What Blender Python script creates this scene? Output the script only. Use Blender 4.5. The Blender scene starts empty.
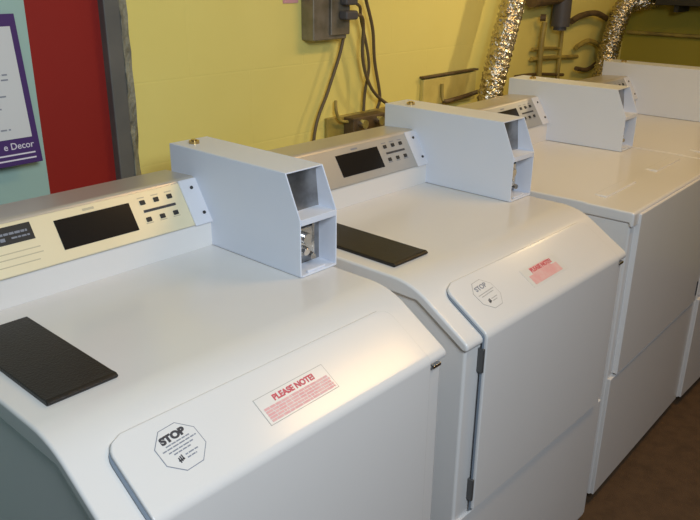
import bpy, bmesh, math, random
from mathutils import Vector, Matrix
random.seed(7)
C = bpy.context.scene.collection

# ------------------------------------------------------------------ materials
def mat(name, col, rough=.5, metal=0., noise=0., nscale=6., bump=0., bscale=40., col2=None, coat=0.):
    m = bpy.data.materials.new(name); m.use_nodes = True
    nt = m.node_tree; b = nt.nodes['Principled BSDF']
    b.inputs['Roughness'].default_value = rough; b.inputs['Metallic'].default_value = metal
    b.inputs['Coat Weight'].default_value = coat
    tc = nt.nodes.new('ShaderNodeTexCoord')
    c2 = col2 or tuple(c*.8 for c in col)
    n = nt.nodes.new('ShaderNodeTexNoise'); n.inputs['Scale'].default_value = nscale; n.inputs['Detail'].default_value = 4
    nt.links.new(tc.outputs['Object'], n.inputs['Vector'])
    mx = nt.nodes.new('ShaderNodeMix'); mx.data_type = 'RGBA'
    mx.inputs['A'].default_value = (*col, 1); mx.inputs['B'].default_value = (*c2, 1)
    mr = nt.nodes.new('ShaderNodeMapRange'); mr.inputs['From Min'].default_value = .4; mr.inputs['From Max'].default_value = .7
    mr.inputs['To Max'].default_value = noise
    nt.links.new(n.outputs['Fac'], mr.inputs['Value']); nt.links.new(mr.outputs['Result'], mx.inputs['Factor'])
    nt.links.new(mx.outputs['Result'], b.inputs['Base Color'])
    if bump:
        n2 = nt.nodes.new('ShaderNodeTexNoise'); n2.inputs['Scale'].default_value = bscale
        nt.links.new(tc.outputs['Object'], n2.inputs['Vector'])
        bp = nt.nodes.new('ShaderNodeBump'); bp.inputs['Strength'].default_value = bump; bp.inputs['Distance'].default_value = .01
        nt.links.new(n2.outputs['Fac'], bp.inputs['Height']); nt.links.new(bp.outputs['Normal'], b.inputs['Normal'])
    return m

def block_wall(name, col, col2, horizontal_axis):
    m = mat(name, col, .6, noise=.6, nscale=2.2, col2=col2); m.node_tree.nodes['Principled BSDF'].inputs['Specular IOR Level'].default_value = .2
    nt = m.node_tree; b = nt.nodes['Principled BSDF']
    g = nt.nodes.new('ShaderNodeNewGeometry'); sx = nt.nodes.new('ShaderNodeSeparateXYZ'); cx = nt.nodes.new('ShaderNodeCombineXYZ')
    nt.links.new(g.outputs['Position'], sx.inputs[0])
    ad = nt.nodes.new('ShaderNodeMath'); ad.operation = 'ADD'; ad.inputs[1].default_value = .137
    nt.links.new(sx.outputs[horizontal_axis], ad.inputs[0]); nt.links.new(ad.outputs[0], cx.inputs[0])
    az = nt.nodes.new('ShaderNodeMath'); az.operation = 'ADD'; az.inputs[1].default_value = .052
    nt.links.new(sx.outputs['Z'], az.inputs[0]); nt.links.new(az.outputs[0], cx.inputs[1])
    br = nt.nodes.new('ShaderNodeTexBrick')
    br.inputs['Scale'].default_value = 1; br.inputs['Brick Width'].default_value = .405; br.inputs['Row Height'].default_value = .2025
    br.inputs['Mortar Size'].default_value = .003; br.inputs['Mortar Smooth'].default_value = .6
    br.inputs['Color1'].default_value = br.inputs['Color2'].default_value = (1,1,1,1); br.inputs['Mortar'].default_value = (.0,.0,.0,1)
    nt.links.new(cx.outputs[0], br.inputs['Vector'])
    n2 = nt.nodes.new('ShaderNodeTexNoise'); n2.inputs['Scale'].default_value = 28; n2.inputs['Detail'].default_value = 5
    nt.links.new(g.outputs['Position'], n2.inputs['Vector'])
    ma = nt.nodes.new('ShaderNodeMath'); ma.operation = 'MULTIPLY_ADD'; ma.inputs[1].default_value = .16
    nt.links.new(n2.outputs['Fac'], ma.inputs[0]); nt.links.new(br.outputs['Color'], ma.inputs[2])
    bp = nt.nodes.new('ShaderNodeBump'); bp.inputs['Strength'].default_value = .16; bp.inputs['Distance'].default_value = .004
    nt.links.new(ma.outputs[0], bp.inputs['Height']); nt.links.new(bp.outputs['Normal'], b.inputs['Normal'])
    return m

M = {}
M['enamel'] = mat('white enamel', (.81,.795,.775), .2, noise=.3, nscale=3, col2=(.75,.735,.71))
M['boxpaint'] = mat('white painted sheet metal', (.77,.82,.92), .4, noise=.3, nscale=5, col2=(.72,.77,.88))
M['plastic_cap'] = mat('pale plastic', (.72,.74,.80), .35)
M['yellow_reflection'] = mat('aluminium with yellow reflection painted in', (.88,.80,.56), .42, metal=.25, noise=.4, nscale=12, col2=(.8,.72,.48))  # reflection of the yellow wall painted into the panel's base colour
M['silver'] = mat('silver brushed aluminium', (.48,.48,.47), .38, metal=.4, noise=.3, nscale=12)
M['capmetal'] = mat('console top metal', (.60,.56,.50), .35, metal=.4)
M['display'] = mat('dark display glass', (.015,.013,.012), .22)
M['display'].node_tree.nodes['Principled BSDF'].inputs['Specular IOR Level'].default_value = .2
M['black'] = mat('black rubber', (.02,.02,.02), .5)
M['pad'] = mat('dark brown plastic', (.012,.009,.007), .45, noise=.5, nscale=8, col2=(.018,.012,.009), bump=.15, bscale=300)
M['gap'] = mat('dark gap', (.03,.03,.035), .7)
M['hinge'] = mat('grey hinge', (.12,.12,.12), .4, metal=.5)
M['steel'] = mat('worn steel', (.42,.41,.40), .33, metal=.9, noise=.8, nscale=25, col2=(.18,.17,.16))
M['chrome'] = mat('bright zinc', (.75,.75,.75), .2, metal=1, noise=.6, nscale=40, col2=(.3,.3,.3))
M['brass'] = mat('brass', (.62,.45,.18), .25, metal=1)
M['foil'] = mat('crinkled foil', (.62,.56,.44), .26, metal=1, bump=.9, bscale=70)
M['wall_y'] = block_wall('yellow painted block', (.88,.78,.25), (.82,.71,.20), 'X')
M['wall_y_dim'] = block_wall('yellow painted block with dim light painted in', (.40,.34,.05), (.36,.30,.04), 'Y')  # same paint as the back wall, its dimmer light put into the colour
M['yellow'] = mat('yellow paint', (.70,.58,.18), .5, noise=.5, nscale=20, col2=(.5,.4,.1))
M['yelpipe'] = mat('yellow painted pipe', (.42,.33,.08), .5, noise=.9, nscale=14, col2=(.22,.16,.05))
M['rust'] = mat('rusty pipe', (.14,.09,.04), .6, noise=.8, nscale=30, col2=(.06,.04,.02))
M['darkgrey'] = mat('dark grey iron', (.09,.085,.09), .5)
M['red'] = mat('red paint', (.30,.008,.003), .7, noise=.5, nscale=3, col2=(.26,.010,.004))
M['grey'] = mat('grey frame paint', (.12,.12,.11), .6, noise=.6, nscale=9, col2=(.17,.16,.14))
M['plaster'] = mat('chipped plaster', (.34,.36,.31), .8, noise=1, nscale=22, col2=(.15,.16,.15), bump=.8, bscale=60)
M['teal'] = mat('pale teal paint', (.38,.56,.50), .55, noise=.3, nscale=4)
M['paper'] = mat('white paper', (.66,.68,.68), .6)
M['purple'] = mat('purple print', (.06,.02,.14), .5)
M['textwhite'] = mat('white print', (.75,.72,.8), .5)
M['textgrey'] = mat('grey print', (.25,.27,.32), .6)
M['textdark'] = mat('charcoal print', (.05,.05,.06), .6)
M['textfaint'] = mat('faint print', (.60,.53,.36), .6)
M['pink'] = mat('faded pink print', (.80,.42,.42), .5, noise=.7, nscale=60, col2=(.82,.58,.56))
M['redtext'] = mat('red print', (.66,.12,.15), .5)
M['clear'] = mat('sticker film', (.74,.73,.70), .3)
M['seam_shade'] = mat('blue grey painted seam shade', (.20,.24,.29), .6)  # colour of the shade in the door seam
M['border'] = mat('pale grey print', (.45,.44,.42), .6)
M['wire'] = mat('brown cable', (.14,.10,.05), .5)
M['elec'] = mat('galvanised box', (.30,.27,.22), .45, metal=.5, noise=.8, nscale=20, col2=(.16,.14,.09))
M['floor'] = mat('brown carpet', (.125,.072,.035), .95, noise=1, nscale=25, col2=(.09,.052,.025), bump=.5, bscale=400)
M['ceil'] = mat('ceiling paint', (.7,.68,.6), .8)
M['darkwood'] = mat('dark board', (.035,.032,.022), .6, noise=.5, nscale=6)
M['pinkpaper'] = mat('pink paper', (.7,.38,.42), .6)
M['greycard'] = mat('grey sheet', (.22,.2,.17), .6)

# ------------------------------------------------------------------ helpers
def mesh_obj(name, bm, m, parent=None, bevel=0, smooth=True, seg=3, angle=35):
    bmesh.ops.recalc_face_normals(bm, faces=bm.faces)
    me = bpy.data.meshes.new(name); bm.to_mesh(me); bm.free()
    me.materials.append(M[m])
    o = bpy.data.objects.new(name, me); C.objects.link(o)
    if parent: o.parent = parent
    if bevel:
        b = o.modifiers.new('Bevel', 'BEVEL'); b.width = bevel; b.segments = seg; b.limit_method = 'ANGLE'; b.angle_limit = math.radians(30)
    if smooth:
        for p in me.polygons: p.use_smooth = True
        me.set_sharp_from_angle(angle=math.radians(angle)) if not bevel else None
        if bevel:
            w = o.modifiers.new('WN', 'WEIGHTED_NORMAL'); w.keep_sharp = True
    return o

def empty(name, loc, rz=0):
    o = bpy.data.objects.new(name, None); o.location = loc; o.rotation_euler[2] = rz; o.empty_display_size = .1
    C.objects.link(o); return o
def tag(o, label, cat, group=None):
    o['label'] = label; o['category'] = cat
    if group: o['group'] = group
    return o
def structure(o): o['kind'] = 'structure'; return o

def box(bm, x0, x1, y0, y1, z0, z1, mtx=None):
    vs = [bm.verts.new((x, y, z)) for x in (x0, x1) for y in (y0, y1) for z in (z0, z1)]
    for f in ((0,1,3,2),(4,6,7,5),(0,4,5,1),(2,3,7,6),(0,2,6,4),(1,5,7,3)): bm.faces.new([vs[i] for i in f])
    if mtx is not None:
        for v in vs: v.co = mtx @ v.co
    return vs
def prism(bm, prof, x0, x1, mtx=None):          # prof: (y,z) polygon, extruded along x
    a = [bm.verts.new((x0, y, z)) for y, z in prof]; b = [bm.verts.new((x1, y, z)) for y, z in prof]
    bm.faces.new(a); bm.faces.new(b[::-1]); n = len(prof)
    for i in range(n): bm.faces.new((a[i], b[i], b[(i+1) % n], a[(i+1) % n]))
    if mtx is not None:
        for v in a+b: v.co = mtx @ v.co
def tube(bm, pts, r, seg=12, wob=0, cap=True):
    pts = [Vector(p) for p in pts]; rings = []
    up = Vector((0.13, .9, .2)).normalized()
    for i, p in enumerate(pts):
        d = (pts[min(i+1, len(pts)-1)] - pts[max(i-1, 0)]).normalized()
        s = d.cross(up).normalized(); t = s.cross(d)
        rr = r[i] if isinstance(r, (list, tuple)) else r
        ring = []
        for k in range(seg):
            a = 2*math.pi*k/seg; q = rr + random.uniform(-wob, wob)
            ring.append(bm.verts.new(p + (s*math.cos(a) + t*math.sin(a))*q + d*random.uniform(-wob, wob)*.5))
        rings.append(ring)
    for i in range(len(rings)-1):
        for k in range(seg): bm.faces.new((rings[i][k], rings[i][(k+1) % seg], rings[i+1][(k+1) % seg], rings[i+1][k]))
    if cap: bm.faces.new(rings[0][::-1]); bm.faces.new(rings[-1])
def spline(pts, n=8):
    P = [Vector(p) for p in pts]; out = []
    for i in range(len(P)-1):
        a = P[max(i-1, 0)]; b = P[i]; c = P[i+1]; d = P[min(i+2, len(P)-1)]
        for k in range(n):
            t = k/n
            out.append(.5*((2*b) + (c-a)*t + (2*a-5*b+4*c-d)*t*t + (3*b-a-3*c+d)*t**3))
    out.append(P[-1]); return out
def box_o(name, b, m, parent=None, bevel=0, mtx=None):
    bm = bmesh.new(); box(bm, *b, mtx=mtx); return mesh_obj(name, bm, m, parent, bevel)
def cyl(bm, c, axis, r, h, seg=20):
    axis = Vector(axis).normalized(); c = Vector(c)
    tube(bm, [c - axis*h/2, c - axis*h*.499, c + axis*h*.499, c + axis*h/2], [r*.9, r, r, r*.9], seg)
def text_o(name, s, size, mtx, m, parent, align='LEFT', ext=.0002, sx=1., bold=0.):
    cu = bpy.data.curves.new(name, 'FONT'); cu.body = s; cu.size = size; cu.align_x = align; cu.extrude = ext; cu.offset = bold
    t = bpy.data.objects.new(name, cu); C.objects.link(t)
    dg = bpy.context.evaluated_depsgraph_get()
    me = bpy.data.meshes.new_from_object(t.evaluated_get(dg)); bpy.data.objects.remove(t)
    me.transform(mtx @ Matrix.Diagonal((sx, 1, 1, 1)))
    me.materials.clear(); me.materials.append(M[m]); me.name = name
    o = bpy.data.objects.new(name, me); C.objects.link(o); o.parent = parent; return o
def frame(o, xa, ya):                            # local frame: origin, x axis, y axis -> matrix
    x = Vector(xa).normalized(); y = Vector(ya).normalized(); z = x.cross(y).normalized()
    m = Matrix.Identity(4)
    for i in range(3): m[i][0] = x[i]; m[i][1] = y[i]; m[i][2] = z[i]; m[i][3] = o[i]
    return m

# ------------------------------------------------------------------ room
YW, XR = .95, 3.55
def wallbox(name, b, m): return structure(box_o(name, b, m))
wallbox('floor', (-1.6, XR+.1, -2.4, YW+.1, -.06, 0), 'floor')
wallbox('wall_back', (-1.6, XR+.1, YW, YW+.1, 0, 2.5), 'wall_y')
wallbox('wall_right', (XR, XR+.1, -2.4, YW, 0, 2.5), 'wall_y_dim')
wallbox('ceiling', (-1.6, XR+.1, -2.4, YW+.1, 2.5, 2.56), 'ceil')
# red door in its grey frame, beside a pale teal panel, all on the back wall
wallbox('door_1', (.30, .632, YW-.012, YW+.0, .02, 2.05), 'red')
bm = bmesh.new(); box(bm, .632, .672, YW-.035, YW, 0, 2.1); structure(mesh_obj('trim_1', bm, 'grey', None, .003))
# broken plaster edge between frame and yellow wall
bm = bmesh.new(); L = []; R_ = []
for i in range(54):
    z = i*.04
    L.append((.668 + random.uniform(-.000, .004), z)); R_.append((.704 + random.uniform(-.004, .003), z))
vs0 = [bm.verts.new((x, YW-.036+random.uniform(-.002, .004), z)) for x, z in L]
vs1 = [bm.verts.new((x, YW-.012+random.uniform(-.004, .002), z)) for x, z in R_]
vs2 = [bm.verts.new((x+.004, YW+.002, z)) for x, z in R_]
vs3 = [bm.verts.new((x-.002, YW+.002, z)) for x, z in L]
for i in range(53):
    for a, b in ((vs0, vs1), (vs1, vs2), (vs2, vs3), (vs3, vs0)): bm.faces.new((a[i], b[i], b[i+1], a[i+1]))
bm.faces.new((vs0[0], vs1[0], vs2[0], vs3[0])); bm.faces.new((vs0[-1], vs3[-1], vs2[-1], vs1[-1]))
structure(mesh_obj('trim_2', bm, 'plaster'))
wallbox('wall_left', (-1.6, .455, YW-.03, YW-.0005, 0, 2.5), 'teal')

# sign leaning slightly back, purple border
sg = tag(empty('notice_sign', (.10, .878, 1.041)), 'white notice sign with purple border and band on the pale teal wall', 'sign')
sm = Matrix.Rotation(math.radians(-7.3), 4, 'X')
box_o('backing_board', (-.33, .328, -.002, .004, -.002, .296), 'purple', sg, .001, sm)
box_o('white_panel', (-.30, .314, -.0035, -.0005, .052, .272), 'paper', sg, 0, sm)
fs = sm @ frame((.315, -.0026, .031), (1,0,0), (0,0,1))
text_o('lettering', 'e Decor', .019, fs, 'textwhite', sg, 'RIGHT', bold=.0001)
bm = bmesh.new()
box(bm, .10, .315, -.0032, -.0022, .0185, .0215, sm); box(bm, .14, .315, -.0032, -.0022, .008, .011, sm)
mesh_obj('printed_lines', bm, 'textwhite', sg)
bm = bmesh.new()
for z, x0, x1 in ((.178,.17,.285),(.168,.17,.285),(.136,.2,.275),(.112,.22,.26),(.092,.23,.24),(.070,.15,.27)):
    x = x0
    while x < x1:
        w = random.uniform(.008, .02); box(bm, x, min(x+w, x1+.003), -.0043, -.0034, z, z+.003, sm); x += w+.004
mesh_obj('printed_lines', bm, 'textgrey', sg)

# ------------------------------------------------------------------ machine pieces
ZL = .8855
L60 = math.radians(60)
def coin_box(p, ax, w=.1, yb=.705):
    t = .003; yf, yt = .281, .318; z0, zk, zt = ZL+.001, ZL+.1125, ZL+.195
    prof = [(yb, z0), (yf, z0), (yf, zk), (yt, zt), (yb, zt)]
    bm = bmesh.new()
    prism(bm, prof, ax, ax+t); prism(bm, prof, ax+w-t, ax+w)
    box(bm, ax+t, ax+w-t, yt, yb, zt-t, zt)              # top sheet
    box(bm, ax+t, ax+w-t, yb-t, yb, z0, zt-t)            # back sheet
    cb = mesh_obj('coin_box', bm, 'boxpaint', p, .0012)
    bm = bmesh.new()                                     # recessed back plate, upper one leaning back
    prism(bm, [(.327, zk), (.330, zk), (.338, zt-t), (.335, zt-t)], ax+t, ax+w-t)
    prism(bm, [(.327, z0+.004), (.330, z0+.004), (.330, zk-.012), (.327, zk-.012)], ax+t, ax+w-t)
    mesh_obj('recess_plate', bm, 'steel', cb)
    bm = bmesh.new(); prism(bm, [(yf-.001, zk-.011), (yf-.001, zk+.001), (.330, zk+.001), (.330, zk-.011)], ax+t, ax+w-t)
    mesh_obj('shelf', bm, 'boxpaint', cb, .001)
    bm = bmesh.new(); box(bm, ax+t, ax+w-t, yf-.002, .327, z0, z0+.004); box(bm, ax+.02, ax+w-.03, yf+.001, yf+.006, z0+.004, z0+.009)
    mesh_obj('bottom_plate', bm, 'boxpaint', cb, .001)
    bm = bmesh.new()
    box(bm, ax+.018, ax+.055, .305, .326, z0+.03, z0+.085)
    cyl(bm, (ax+.035, .302, z0+.065), (0,1,0), .011, .012); cyl(bm, (ax+.030, .300, z0+.042), (0,1,.2), .008, .014)
    box(bm, ax+.058, ax+.064, .308, .326, z0+.02, z0+.09); cyl(bm, (ax+.048, .300, z0+.028), (.3,1,0), .006, .014)
    mesh_obj('coin_mechanism', bm, 'chrome', cb, .0008)
    bm = bmesh.new(); cyl(bm, (ax+.036, .634, zt+.003), (0,0,1), .011, .006); cyl(bm, (ax+.036, .634, zt+.007), (0,0,1), .006, .003)
    mesh_obj('lock', bm, 'brass', cb)
    for yy, zz in ((.56, z0+.012), (.36, z0+.012)):
        bm = bmesh.new(); cyl(bm, (ax+w, yy, zz), (1,0,0), .004, .003, 10); mesh_obj('rivet', bm, 'steel', cb)
    return cb

def console(p, W, panel_mat, badge):
    # riser + overhanging slanted housing
    bm = bmesh.new(); prism(bm, [(.545, ZL-.002), (.70, ZL-.002), (.70, .94), (.545, .94)], .032, W-.006)
    cn = mesh_obj('console', bm, 'enamel', p, .004)
    bm = bmesh.new(); prism(bm, [(.541, .938), (.593, 1.020), (.600, 1.024), (.698, 1.019), (.698, .938)], .028, .606)
    mesh_obj('console_housing', bm, 'capmetal', cn, .003)
    # panel frame on slanted face
    d = Vector((0, .052, .082)).normalized()
    F = frame((0, .541, .938), (1,0,0), d); Ln = .0971
    bm = bmesh.new(); box(bm, .030, .560, .002, Ln-.003, -.001, .002, F); pn = mesh_obj('control_panel', bm, panel_mat, p, .0015)
    bm = bmesh.new(); box(bm, .560, .605, -.001, Ln+.001, -.001, .0035, F); ec = mesh_obj('end_cap', bm, 'plastic_cap', p, .003)
    for a, b in ((.584, .078), (.590, .022)):
        bm = bmesh.new(); cyl(bm, F @ Vector((a, b, .004)), F.to_3x3() @ Vector((0,0,1)), .0035, .003, 12)
        mesh_obj('screw', bm, 'black', ec)
    bm = bmesh.new(); box(bm, .286, .438, .022, .078, .001, .0032, F); mesh_obj('display', bm, 'display', pn, .0006)
    for k in range(6):
        a = .466 + (k % 3)*.031; b = .072 - (k//3)*.035
        bm = bmesh.new(); box(bm, a-.0055, a+.0055, b-.0045, b+.0045, .001, .0045, F); mesh_obj('button', bm, 'black', pn, .001)
    bm = bmesh.new(); box(bm, .462, .535, .0515, .0565, .001, .0032, F); mesh_obj('indicator_strip', bm, 'textdark', pn)
    bm = bmesh.new()
    for k in range(6):
        a = .466 + (k % 3)*.031; b = .082 - (k//3)*.052
        box(bm, a-.008, a+.008, b-.001, b+.001, .0015, .0024, F)
    box(bm, .345, .368, .083, .0875, .0015, .0024, F)
    mesh_obj('printed_lines', bm, 'textfaint' if panel_mat == 'yellow_reflection' else 'textgrey', pn)
    if badge:
        bm = bmesh.new(); box(bm, .11, .245, .056, .087, .001, .003, F); mesh_obj('badge', bm, 'black', pn)
        bm = bmesh.new()
        for x0, x1, b, h in ((.185, .236, .072, .004), (.206, .238, .064, .003), (.15, .196, .062, .006)):
            x = x0
            while x < x1: w = random.uniform(.004, .010); box(bm, x, min(x+w, x1), b, b+h, .003, .0036, F); x += w+.0015
        mesh_obj('badge_print', bm, 'textgrey', pn)
        bm = bmesh.new()
        for x0, x1, b in ((.13, .248, .040), (.14, .25, .030), (.13, .24, .018)):
            box(bm, x0, x1, b, b+.0018, .0015, .0024, F)
        mesh_obj('faint_print', bm, 'textfaint', pn)

def grid_panel(name, rows, x0, x1, r, m, parent, thick=.008, bevel=.002):
    """bent door skin: rows = (y,z,s) along its length; corners at the first row rounded with radius r"""
    bm = bmesh.new(); N = 14; vr = []
    s0 = rows[0][2]; s1 = rows[-1][2]
    for y, z, s in rows:
        dd = s - s0; ins = r - math.sqrt(max(0, r*r - (r-dd)**2)) if dd < r else 0
        vr.append([bm.verts.new((x0+ins + (x1-x0-2*ins)*k/N, y, z)) for k in range(N+1)])
    for a, b in zip(vr, vr[1:]):
        for k in range(N): bm.faces.new((a[k], a[k+1], b[k+1], b[k]))
    bmesh.ops.recalc_face_normals(bm, faces=bm.faces)
    # make sure normals face outward (-y / +z)
    bm.faces.ensure_lookup_table(); bm.normal_update()
    if bm.faces[0].normal.z < 0 or bm.faces[0].normal.y > 0.01: bmesh.ops.reverse_faces(bm, faces=bm.faces)
    # solidify by hand
    bm.normal_update(); top = list(bm.faces); ret = bmesh.ops.extrude_face_region(bm, geom=top)
    nv = [v for v in ret['geom'] if isinstance(v, bmesh.types.BMVert)]
    nf = [f for f in ret['geom'] if isinstance(f, bmesh.types.BMFace)]
    nrm = {v: v.normal.copy() for v in nv}
    for v in nv: v.co += nrm[v]*thick
    return mesh_obj(name, bm, m, parent, bevel, angle=50)

def door_path(ys, zs, yb, zb, yfront, zbot, r=.02):
    # from top of slope (ys,zs) to bend (yb,zb) then down to (yfront,zbot)
    a = Vector((ys, zs)); b = Vector((yb, zb)); c = Vector((yfront, zbot))
    p1 = b + (a-b).normalized()*r; p2 = b + (c-b).normalized()*r
    pts = []; n = 14
    for k in range(n): pts.append(a.lerp(a + (p1-a)*.35, k/n) if False else a + (p1-a)*(k/n)**1.0)
    for k in range(7):
        t = k/6; pts.append(p1*(1-t)**2 + b*2*t*(1-t) + p2*t*t)
    for k in range(1, 7): pts.append(p2.lerp(c, k/6))
    out = []; s = 0
    for i, q in enumerate(pts):
        if i: s += (q-pts[i-1]).length
        out.append((q.x, q.y, s))
    return out

def sticker_print(bm, lines, F, ratio=(.004, .01), h=.0018):
    for x0, x1, b in lines:
        x = x0
        while x < x1:
            w = random.uniform(*ratio); box(bm, x, min(x+w, x1+.001), b, b+h, .0003, .0006, F); x += w+.0012

def washer(name, loc, rz, label, panel_mat, badge, worn, hinges):
    W = .692; p = tag(empty(name, loc, rz), label, 'washing machine', 'front-loading coin washers')
    body = [(.013, .03), (.013, .79), (.128, .858), (.69, .858), (.69, .03)]
    bm = bmesh.new(); prism(bm, body, .036, W-.006); mesh_obj('cabinet', bm, 'enamel', p, .006)
    bm = bmesh.new(); box(bm, .03, W-.03, .03, .66, 0, .034); mesh_obj('plinth', bm, 'gap', p)
    # top shell: flat lid rolling down into the sloped front
    def arc(a, b, c, n=6): return [tuple(Vector(a)*(1-t)**2 + Vector(b)*2*t*(1-t) + Vector(c)*t*t) for t in [i/n for i in range(n+1)]]
    up = [(.695, ZL)] + arc((.185, ZL), (.135, ZL), (.095, ZL-.028)) + [(.022, ZL-.074)] + arc((.014, ZL-.079), (.006, ZL-.084), (.006, ZL-.089), 3) + [(.006, ZL-.097)]
    dn = [(.016, ZL-.100), (.125, ZL-.034), (.695, ZL-.030)]
    bm = bmesh.new(); prism(bm, up + dn, .030, W); mesh_obj('top_shell', bm, 'enamel', p, .011, seg=5)
    # bent door
    rows = door_path(.108, ZL-.0185, .007, ZL-.0825, .007, .415, .006)
    dr = grid_panel('door', rows, .083, .636, .026, 'enamel', p, .008, .0025)
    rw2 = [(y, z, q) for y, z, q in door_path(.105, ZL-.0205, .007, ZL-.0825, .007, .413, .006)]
    grid_panel('door_seam_shade', rw2, .0785, .638, .030, 'seam_shade', dr, .0020, 0)  # dark strip standing in for the contact shadow around the door
    for z, on in ((.745, 0), (.455, 1)):
        if hinges:
            bm = bmesh.new(); box(bm, .0755,   .0815, .0, .014, z-.016, z+.034); mesh_obj('hinge', bm, 'hinge', dr, .002)
    # lower front panel
    bm = bmesh.new(); box(bm, .02, W-.02, -.0+.007, .014, .05, .405); mesh_obj('lower_panel', bm, 'enamel', p, .002)
    # corner clip at right end of the bend
    bm = bmesh.new(); box(bm, .650, .672, .003, .016, ZL-.105, ZL-.099)
    mesh_obj('corner_clip', bm, 'chrome', p, .001)
    # dispenser lid
    bm = bmesh.new(); prism(bm, [(.21, ZL-.001), (.206, ZL+.004), (.212, ZL+.008), (.226, ZL+.007), (.478, ZL+.007), (.484, ZL+.004), (.484, ZL-.001)], .066, .172)
    dl = mesh_obj('dispenser_lid', bm, 'pad', p, .002)
    console(p, W, panel_mat, badge); coin_box(p, .602, .098, .695 if worn else .672)
    # stickers on the sloped door face
    A = Vector((0, .108, ZL-.0185)); B = Vector((0, .007, ZL-.0825)); d = (A-B).normalized(); nrm = Vector((1,0,0)).cross(d)
    org = B + nrm*.0083
    F0 = frame(org, (1,0,0), d)
    # octagonal STOP sticker
    F = F0 @ Matrix.Translation((.166, .066, 0)) @ Matrix.Rotation(math.radians(4), 4, 'Z')
    R1, R2 = .0355, .0343
    def octa(bm, r, z0, z1):
        v0 = [bm.verts.new(F @ Vector((r*math.cos(math.radians(22.5+45*k)), r*math.sin(math.radians(22.5+45*k)), z0))) for k in range(8)]
        v1 = [bm.verts.new(F @ Vector((r*math.cos(math.radians(22.5+45*k)), r*math.sin(math.radians(22.5+45*k)), z1))) for k in range(8)]
        bm.faces.new(v1); bm.faces.new(v0[::-1])
        for k in range(8): bm.faces.new((v0[k], v0[(k+1) % 8], v1[(k+1) % 8], v1[k]))
    bm = bmesh.new(); octa(bm, R1, -.0002, .0002); st = mesh_obj('octagonal_sticker', bm, 'textgrey' if not worn else 'border', p, smooth=False)
    bm = bmesh.new(); octa(bm, R2, 0, .0003); mesh_obj('sticker_face', bm, 'enamel', st, smooth=False)
    text_o('stop_lettering', 'STOP', .0140, F @ Matrix.Translation((-.001, .0128, .0005)), 'textdark' if not worn else 'textgrey', st, 'CENTER', bold=.0009 if not worn else .0003, sx=1.15)
    bm = bmesh.new()
    ls = [(-.018, .019, .0075), (-.026, .027, .003), (-.020, .020, -.002), (-.015, .013, -.0065), (-.002, .018, -.014), (-.002, .012, -.019)]
    if worn: ls = ls[1:3] + ls[4:]
    sticker_print(bm, ls, F)
    mesh_obj('printed_lines', bm, 'textgrey' if not worn else 'border', st)
    bm = bmesh.new()
    for k in range(3): box(bm, -.014+k*.0028, -.0122+k*.0028, -.020+k*.001, -.012+k*.001, .0003, .0006, F)
    box(bm, -.015, -.006, -.0175, -.0155, .0003, .0006, F); mesh_obj('emblem', bm, 'textdark', st)
    # please-note sticker
    F = F0 @ Matrix.Translation((.297, .030, 0)) @ Matrix.Rotation(math.radians(1), 4, 'Z')
    Wd, Hd = .142, .046
    bm = bmesh.new(); box(bm, 0, Wd, 0, Hd, -.0002, .0002, F); ns = mesh_obj('notice_sticker', bm, 'border' if not worn else 'clear', p)
    bm = bmesh.new(); box(bm, .001, Wd-.001, .001, Hd-.001, 0, .0003, F); mesh_obj('sticker_face', bm, 'enamel' if not worn else 'clear', ns)
    bm = bmesh.new()
    if not worn:
        for k in range(5): sticker_print(bm, [(.006, Wd-.005, .0035+k*.0048)], F, (.004, .016), .0038)
    else:
        box(bm, .012, .125, .004, .026, .0002, .0005, F); box(bm, .03, .105, .026, .042, .0002, .0005, F)
    mesh_obj('pink_print', bm, 'pink', ns)
    text_o('please_note_lettering', 'PLEASE NOTE!', .0135, F @ Matrix.Translation((Wd/2+.002, .0305, .0006)), 'redtext', ns, 'CENTER', sx=.98, bold=.0006)
    return p

def dryer(name, loc, rz, label):
    W = .700; p = tag(empty(name, loc, rz), label, 'clothes dryer', 'coin-operated dryers')
    bm = bmesh.new(); box(bm, .006, W-.006, .008, .69, .03, ZL-.032); mesh_obj('cabinet', bm, 'enamel', p, .005)
    bm = bmesh.new(); box(bm, .03, W-.03, .03, .66, 0, .034); mesh_obj('plinth', bm, 'gap', p)
    bm = bmesh.new(); prism(bm, [(0, ZL-.042), (0, ZL-.005), (.008, ZL-.003), (.12, ZL-.002), (.132, ZL), (.695, ZL), (.695, ZL-.032), (.012, ZL-.032), (.010, ZL-.042)], 0, W)
    mesh_obj('top_shell', bm, 'enamel', p, .005)
    for xa in (.08, .44):
        bm = bmesh.new(); box(bm, xa, xa+.20, .105, .140, ZL-.004, ZL+.0025); mesh_obj('raised_rib', bm, 'enamel', p, .0035)
    # front: door (upper), toe panel (lower)
    bm = bmesh.new(); box(bm, .034, W-.018, -.006, .010, .415, ZL-.012); dr = mesh_obj('door', bm, 'enamel', p, .003)
    bm = bmesh.new(); box(bm, W-.040, W-.033, -.009, .005, .44, .49); mesh_obj('hinge', bm, 'hinge', dr, .002)
    bm = bmesh.new(); box(bm, W-.040, W-.033, -.009, .005, .75, .80); mesh_obj('hinge', bm, 'hinge', dr, .002)
    bm = bmesh.new(); box(bm, .008, W-.008, -.001, .010, .035, .408); mesh_obj('lower_panel', bm, 'enamel', p, .002)
    console(p, W, 'silver', False); coin_box(p, .604)
    return p

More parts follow.
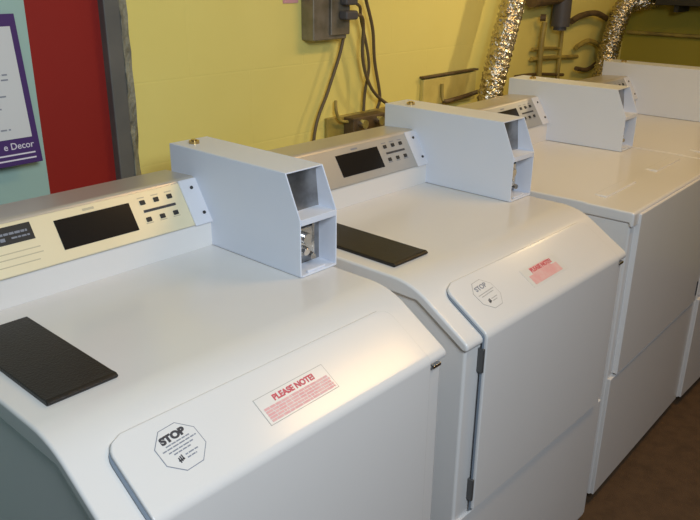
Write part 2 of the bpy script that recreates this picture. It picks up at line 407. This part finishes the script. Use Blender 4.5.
washer('washing_machine', (-.003, .006, 0), -.010, 'nearest white coin washer with aluminium control panel (yellow reflection painted in) and crisp octagonal STOP sticker', 'yellow_reflection', True, False, False)
washer('washing_machine', (.694, -.020, 0), -.020, 'second white coin washer with silver control panel, grey door hinges and worn stickers', 'silver', False, True, True)
ZL = .8785
dryer('clothes_dryer', (1.463, -.004, 0), .02, 'flat-topped white coin dryer directly beside the second washer')
dryer('clothes_dryer', (2.165, 0, 0), -.012, 'farthest flat-topped white coin dryer near the right wall')

# ------------------------------------------------------------------ foil ducts
def foil_duct(pts, r, label, collar):
    p = spline(pts, 26); bm = bmesh.new(); rr = [r*(1 + .07*math.sin(i*2.1)) for i in range(len(p))]
    tube(bm, p, rr, 26, wob=r*.085, cap=True)
    o = mesh_obj('foil_duct', bm, 'foil', None, 0, angle=180)
    for f in o.data.polygons: f.use_smooth = random.random() < .35
    tag(o, label, 'duct', 'foil dryer ducts'); return o
foil_duct([(1.96, .775, .001), (1.97, .775, .45), (2.05, .80, .78), (2.11, .825, .955), (2.18, .835, 1.13), (2.255, .84, 1.32), (2.34, .84, 1.6), (2.40, .84, 2.1)], .043, 'crinkled silver foil duct rising behind the nearer dryer', True)
foil_duct([(2.80, .775, .001), (2.82, .775, .45), (2.98, .80, .80), (3.085, .83, .955), (3.155, .84, 1.10), (3.20, .84, 1.20), (3.26, .84, 1.265), (3.36, .83, 1.29), (3.545, .82, 1.295)], .043, 'crinkled silver foil duct bending to the right wall behind the farthest dryer', True)

# ------------------------------------------------------------------ wall fittings
def tube_o(name, pts, r, m, parent=None, n=8, seg=10):
    bm = bmesh.new(); tube(bm, spline(pts, n), r, seg); return mesh_obj(name, bm, m, parent, angle=60)
jb = tag(empty('junction_box', (1.36, YW, 1.23)), 'grey metal junction box on the yellow wall with cables plugged in', 'electrical box')
box_o('box_body', (-.085, .055, -.05, 0, 0, .15), 'elec', jb, .004)
box_o('cover_plate', (-.02, .06, -.058, -.05, .012, .14), 'elec', jb, .003)
box_o('plug', (.01, .062, -.09, -.058, .055, .08), 'darkgrey', jb, .006)
box_o('plug', (.015, .066, -.085, -.058, .095, .118), 'darkgrey', jb, .006)
Wy = YW-.03
def cable(pts, label, r=.005): return tag(tube_o('cable', pts, r, 'wire'), label, 'cable')
cable([(1.432, Wy, 1.262), (1.424, Wy, 1.235), (1.405, Wy, 1.18), (1.355, Wy, 1.08), (1.295, Wy, .955), (1.28, Wy, .70), (1.28, Wy, .35), (1.28, Wy, .0)], 'lone brown cable hanging to the left from the junction box')
cable([(1.428, Wy-.046, 1.343), (1.462, Wy-.050, 1.352), (1.50, Wy-.02, 1.335), (1.545, Wy-.01, 1.25), (1.57, Wy, 1.15), (1.60, Wy, 1.04), (1.588, Wy, 1.0)], 'outermost brown cable looping from the top of the junction box', .0052)
cable([(1.425, Wy-.044, 1.297), (1.452, Wy-.044, 1.292), (1.478, Wy-.03, 1.26), (1.49, Wy-.02, 1.16), (1.535, Wy-.02, 1.07), (1.62, Wy-.02, 1.01), (1.72, Wy-.03, .96)], 'brown cable crossing the others towards the second coin box', .0052)
cable([(1.428, Wy-.046, 1.328), (1.462, Wy-.03, 1.315), (1.485, Wy-.015, 1.28), (1.53, Wy-.01, 1.15), (1.525, Wy, 1.06), (1.520, Wy, 1.0)], 'innermost brown cable running straight down to the valve box', .0048)
vb = tag(empty('valve_box', (1.50, YW, .955)), 'rusty water valve box on the wall behind the second washer', 'valve box')
box_o('back_plate', (-.13, .19, -.012, 0, -.06, .038), 'yelpipe', vb, .003)
box_o('outlet_box', (-.055, .10, -.055, -.012, -.05, .034), 'rust', vb, .004)
for vx in (-.02, .06):
    bm = bmesh.new(); cyl(bm, (vx, -.06, .014), (0,1,0), .014, .03); mesh_obj('valve', bm, 'chrome', vb)
tube_o('valve_lever', [(-.10, -.02, .09), (-.108, -.03, .06), (-.09, -.03, .03), (-.05, -.03, .02)], .005, 'yelpipe', vb)
# papers above the junction box
tag(box_o('paper_note', (1.205, 1.262, YW-.003, YW-.0005, 1.332, 1.40), 'pinkpaper'), 'pink paper note on the yellow wall left of the junction box', 'note')
# yellow access panel left of near duct
ap = tag(empty('access_panel', (2.02, YW, 1.0)), 'yellow painted access panel on the wall left of the nearer duct', 'wall panel')
box_o('panel', (-.165, .17, -.016, 0, -.04, .063), 'yellow', ap, .003)
box_o('top_gap_shade', (-.17, .175, -.022, 0, .067, .074), 'rust', ap, .002)  # dark brown strip drawn as the shadow gap along the panel's top edge
tube_o('drain_pipe', [(-.06, -.03, -.02), (-.04, -.035, -.022), (.05, -.035, -.018), (.16, -.035, -.01)], .008, 'rust', ap)
tube_o('stub_pipe', [(-.06, -.022, .04), (-.06, -.024, .0), (-.06, -.03, -.02)], .006, 'yelpipe', ap)
# pipework cluster between the ducts
pw = tag(empty('wall_pipework', (2.85, YW, 1.0)), 'painted and rusty pipework on the wall between the two foil ducts', 'pipework')
def pp(pts, r, m='yelpipe', n='pipe'): return tube_o(n, [(x-2.85, y, z-1.0) for x, y, z in pts], r, m, pw, 6)
pp([(2.76, -.05, 1.20), (2.76, -.05, 1.30), (2.755, -.05, 1.60)], .040, 'darkgrey', 'valve_body')
pp([(2.76, -.05, 1.185), (2.76, -.05, 1.205)], .028, 'darkgrey', 'valve_nut')
pp([(2.50, -.05, 1.31), (2.62, -.05, 1.315), (2.73, -.05, 1.32)], .028, 'rust')
pp([(2.88, -.04, 1.215), (2.97, -.04, 1.235), (3.12, -.04, 1.24), (3.28, -.04, 1.20)], .013, 'rust')
pp([(2.845, -.02, .90), (2.845, -.02, 1.05), (2.845, -.02, 1.19)], .009)
pp([(2.655, -.03, .85), (2.655, -.03, 1.0), (2.65, -.03, 1.13), (2.66, -.03, 1.22)], .012)
pp([(2.60, -.018, 1.115), (2.75, -.018, 1.11), (2.85, -.018, 1.10)], .007)
pp([(2.60, -.018, 1.075), (2.75, -.018, 1.07), (3.02, -.018, 1.055)], .009)
pp([(2.48, -.018, 1.015), (2.65, -.018, 1.01), (2.90, -.018, .985)], .007, 'rust')
pp([(2.98, -.03, 1.10), (3.10, -.03, 1.12), (3.24, -.03, 1.08), (3.30, -.03, 1.0)], .011)
pp([(3.0, -.03, 1.005), (3.12, -.03, .99), (3.24, -.03, 1.02)], .010, 'rust')
pp([(2.62, -.03, 1.24), (2.63, -.05, 1.24)], .014, 'rust', 'pipe_cap')
# right wall: dark shelf and conduit
sh = tag(empty('wall_shelf', (XR, .2, 1.275)), 'dark wooden shelf board high on the right wall', 'shelf')
box_o('board', (-.16, 0, -1.0, .55, 0, .03), 'darkwood', sh, .002)
for yy in (-.8, .45):
    bm = bmesh.new(); prism(bm, [(yy, 0), (yy+.02, 0), (yy+.02, -.0), (yy+.02, -.03), (yy, -.03)], -.14, 0); mesh_obj('bracket', bm, 'darkwood', sh)
tag(tube_o('conduit', [(XR-.012, .93, 1.135), (XR-.012, .5, 1.135), (XR-.012, -.8, 1.135)], .009, 'yelpipe'), 'thin yellow painted conduit along the right wall', 'conduit')

# ------------------------------------------------------------------ camera
cd = bpy.data.cameras.new('camera'); cam = bpy.data.objects.new('camera', cd); C.objects.link(cam)
cd.sensor_width = 36; cd.lens = 36*755.88/700; cd.clip_start = .02
pi_, ya, ro = -.37177, .84680, .010594
fw = Vector((math.sin(ya)*math.cos(pi_), math.cos(ya)*math.cos(pi_), math.sin(pi_)))
r = Vector((math.cos(ya), -math.sin(ya), 0)); u = r.cross(fw)
X = r*math.cos(ro) + u*math.sin(ro); U = -r*math.sin(ro) + u*math.cos(ro)
mw = Matrix.Identity(4)
for i in range(3): mw[i][0] = X[i]; mw[i][1] = U[i]; mw[i][2] = -fw[i]
mw.translation = (-.31327, -.65013, 1.43161); cam.matrix_world = mw
bpy.context.scene.camera = cam

# ------------------------------------------------------------------ light
def area(name, loc, target, sx, sy, power, col):
    l = bpy.data.lights.new(name, 'AREA'); l.shape = 'RECTANGLE'; l.size = sx; l.size_y = sy; l.energy = power; l.color = col
    o = bpy.data.objects.new(name, l); C.objects.link(o); o.location = loc
    o.rotation_euler = (Vector(target)-Vector(loc)).to_track_quat('-Z', 'Y').to_euler(); return o
area('ceiling_tube', (1.9, -.50, 2.44), (1.9, .1, .6), .9, .2, 11, (1, .62, .24))
area('ceiling_bulb', (3.25, -.15, 2.3), (2.4, .5, .9), .16, .16, 2.2, (1, .70, .32))
area('cool_key_light', (-.10, -1.15, 1.95), (.35, .3, .9), .5, .5, 22.5, (.82, .91, 1))  # unseen cool key light placed above and behind the camera
w = bpy.data.worlds.new('World'); bpy.context.scene.world = w; w.use_nodes = True
w.node_tree.nodes['Background'].inputs[0].default_value = (.60, .75, 1, 1); w.node_tree.nodes['Background'].inputs[1].default_value = .09
l = bpy.data.lights.new('duct_shadow_spot', 'SPOT'); l.energy = 38; l.spot_size = math.radians(29); l.spot_blend = .7; l.shadow_soft_size = .06; l.color = (1, .80, .48)  # unseen narrow spot added to deepen the near duct's shadow on the wall
o = bpy.data.objects.new('duct_shadow_spot', l); C.objects.link(o); o.location = (3.25, -.25, 2.0)
o.rotation_euler = (Vector((1.95, .95, 1.15)) - o.location).to_track_quat('-Z', 'Y').to_euler()
vs = bpy.context.scene.view_settings
vs.view_transform = 'Standard'; vs.look = 'None'; vs.exposure = .1; vs.gamma = 1; vs.use_curve_mapping = False
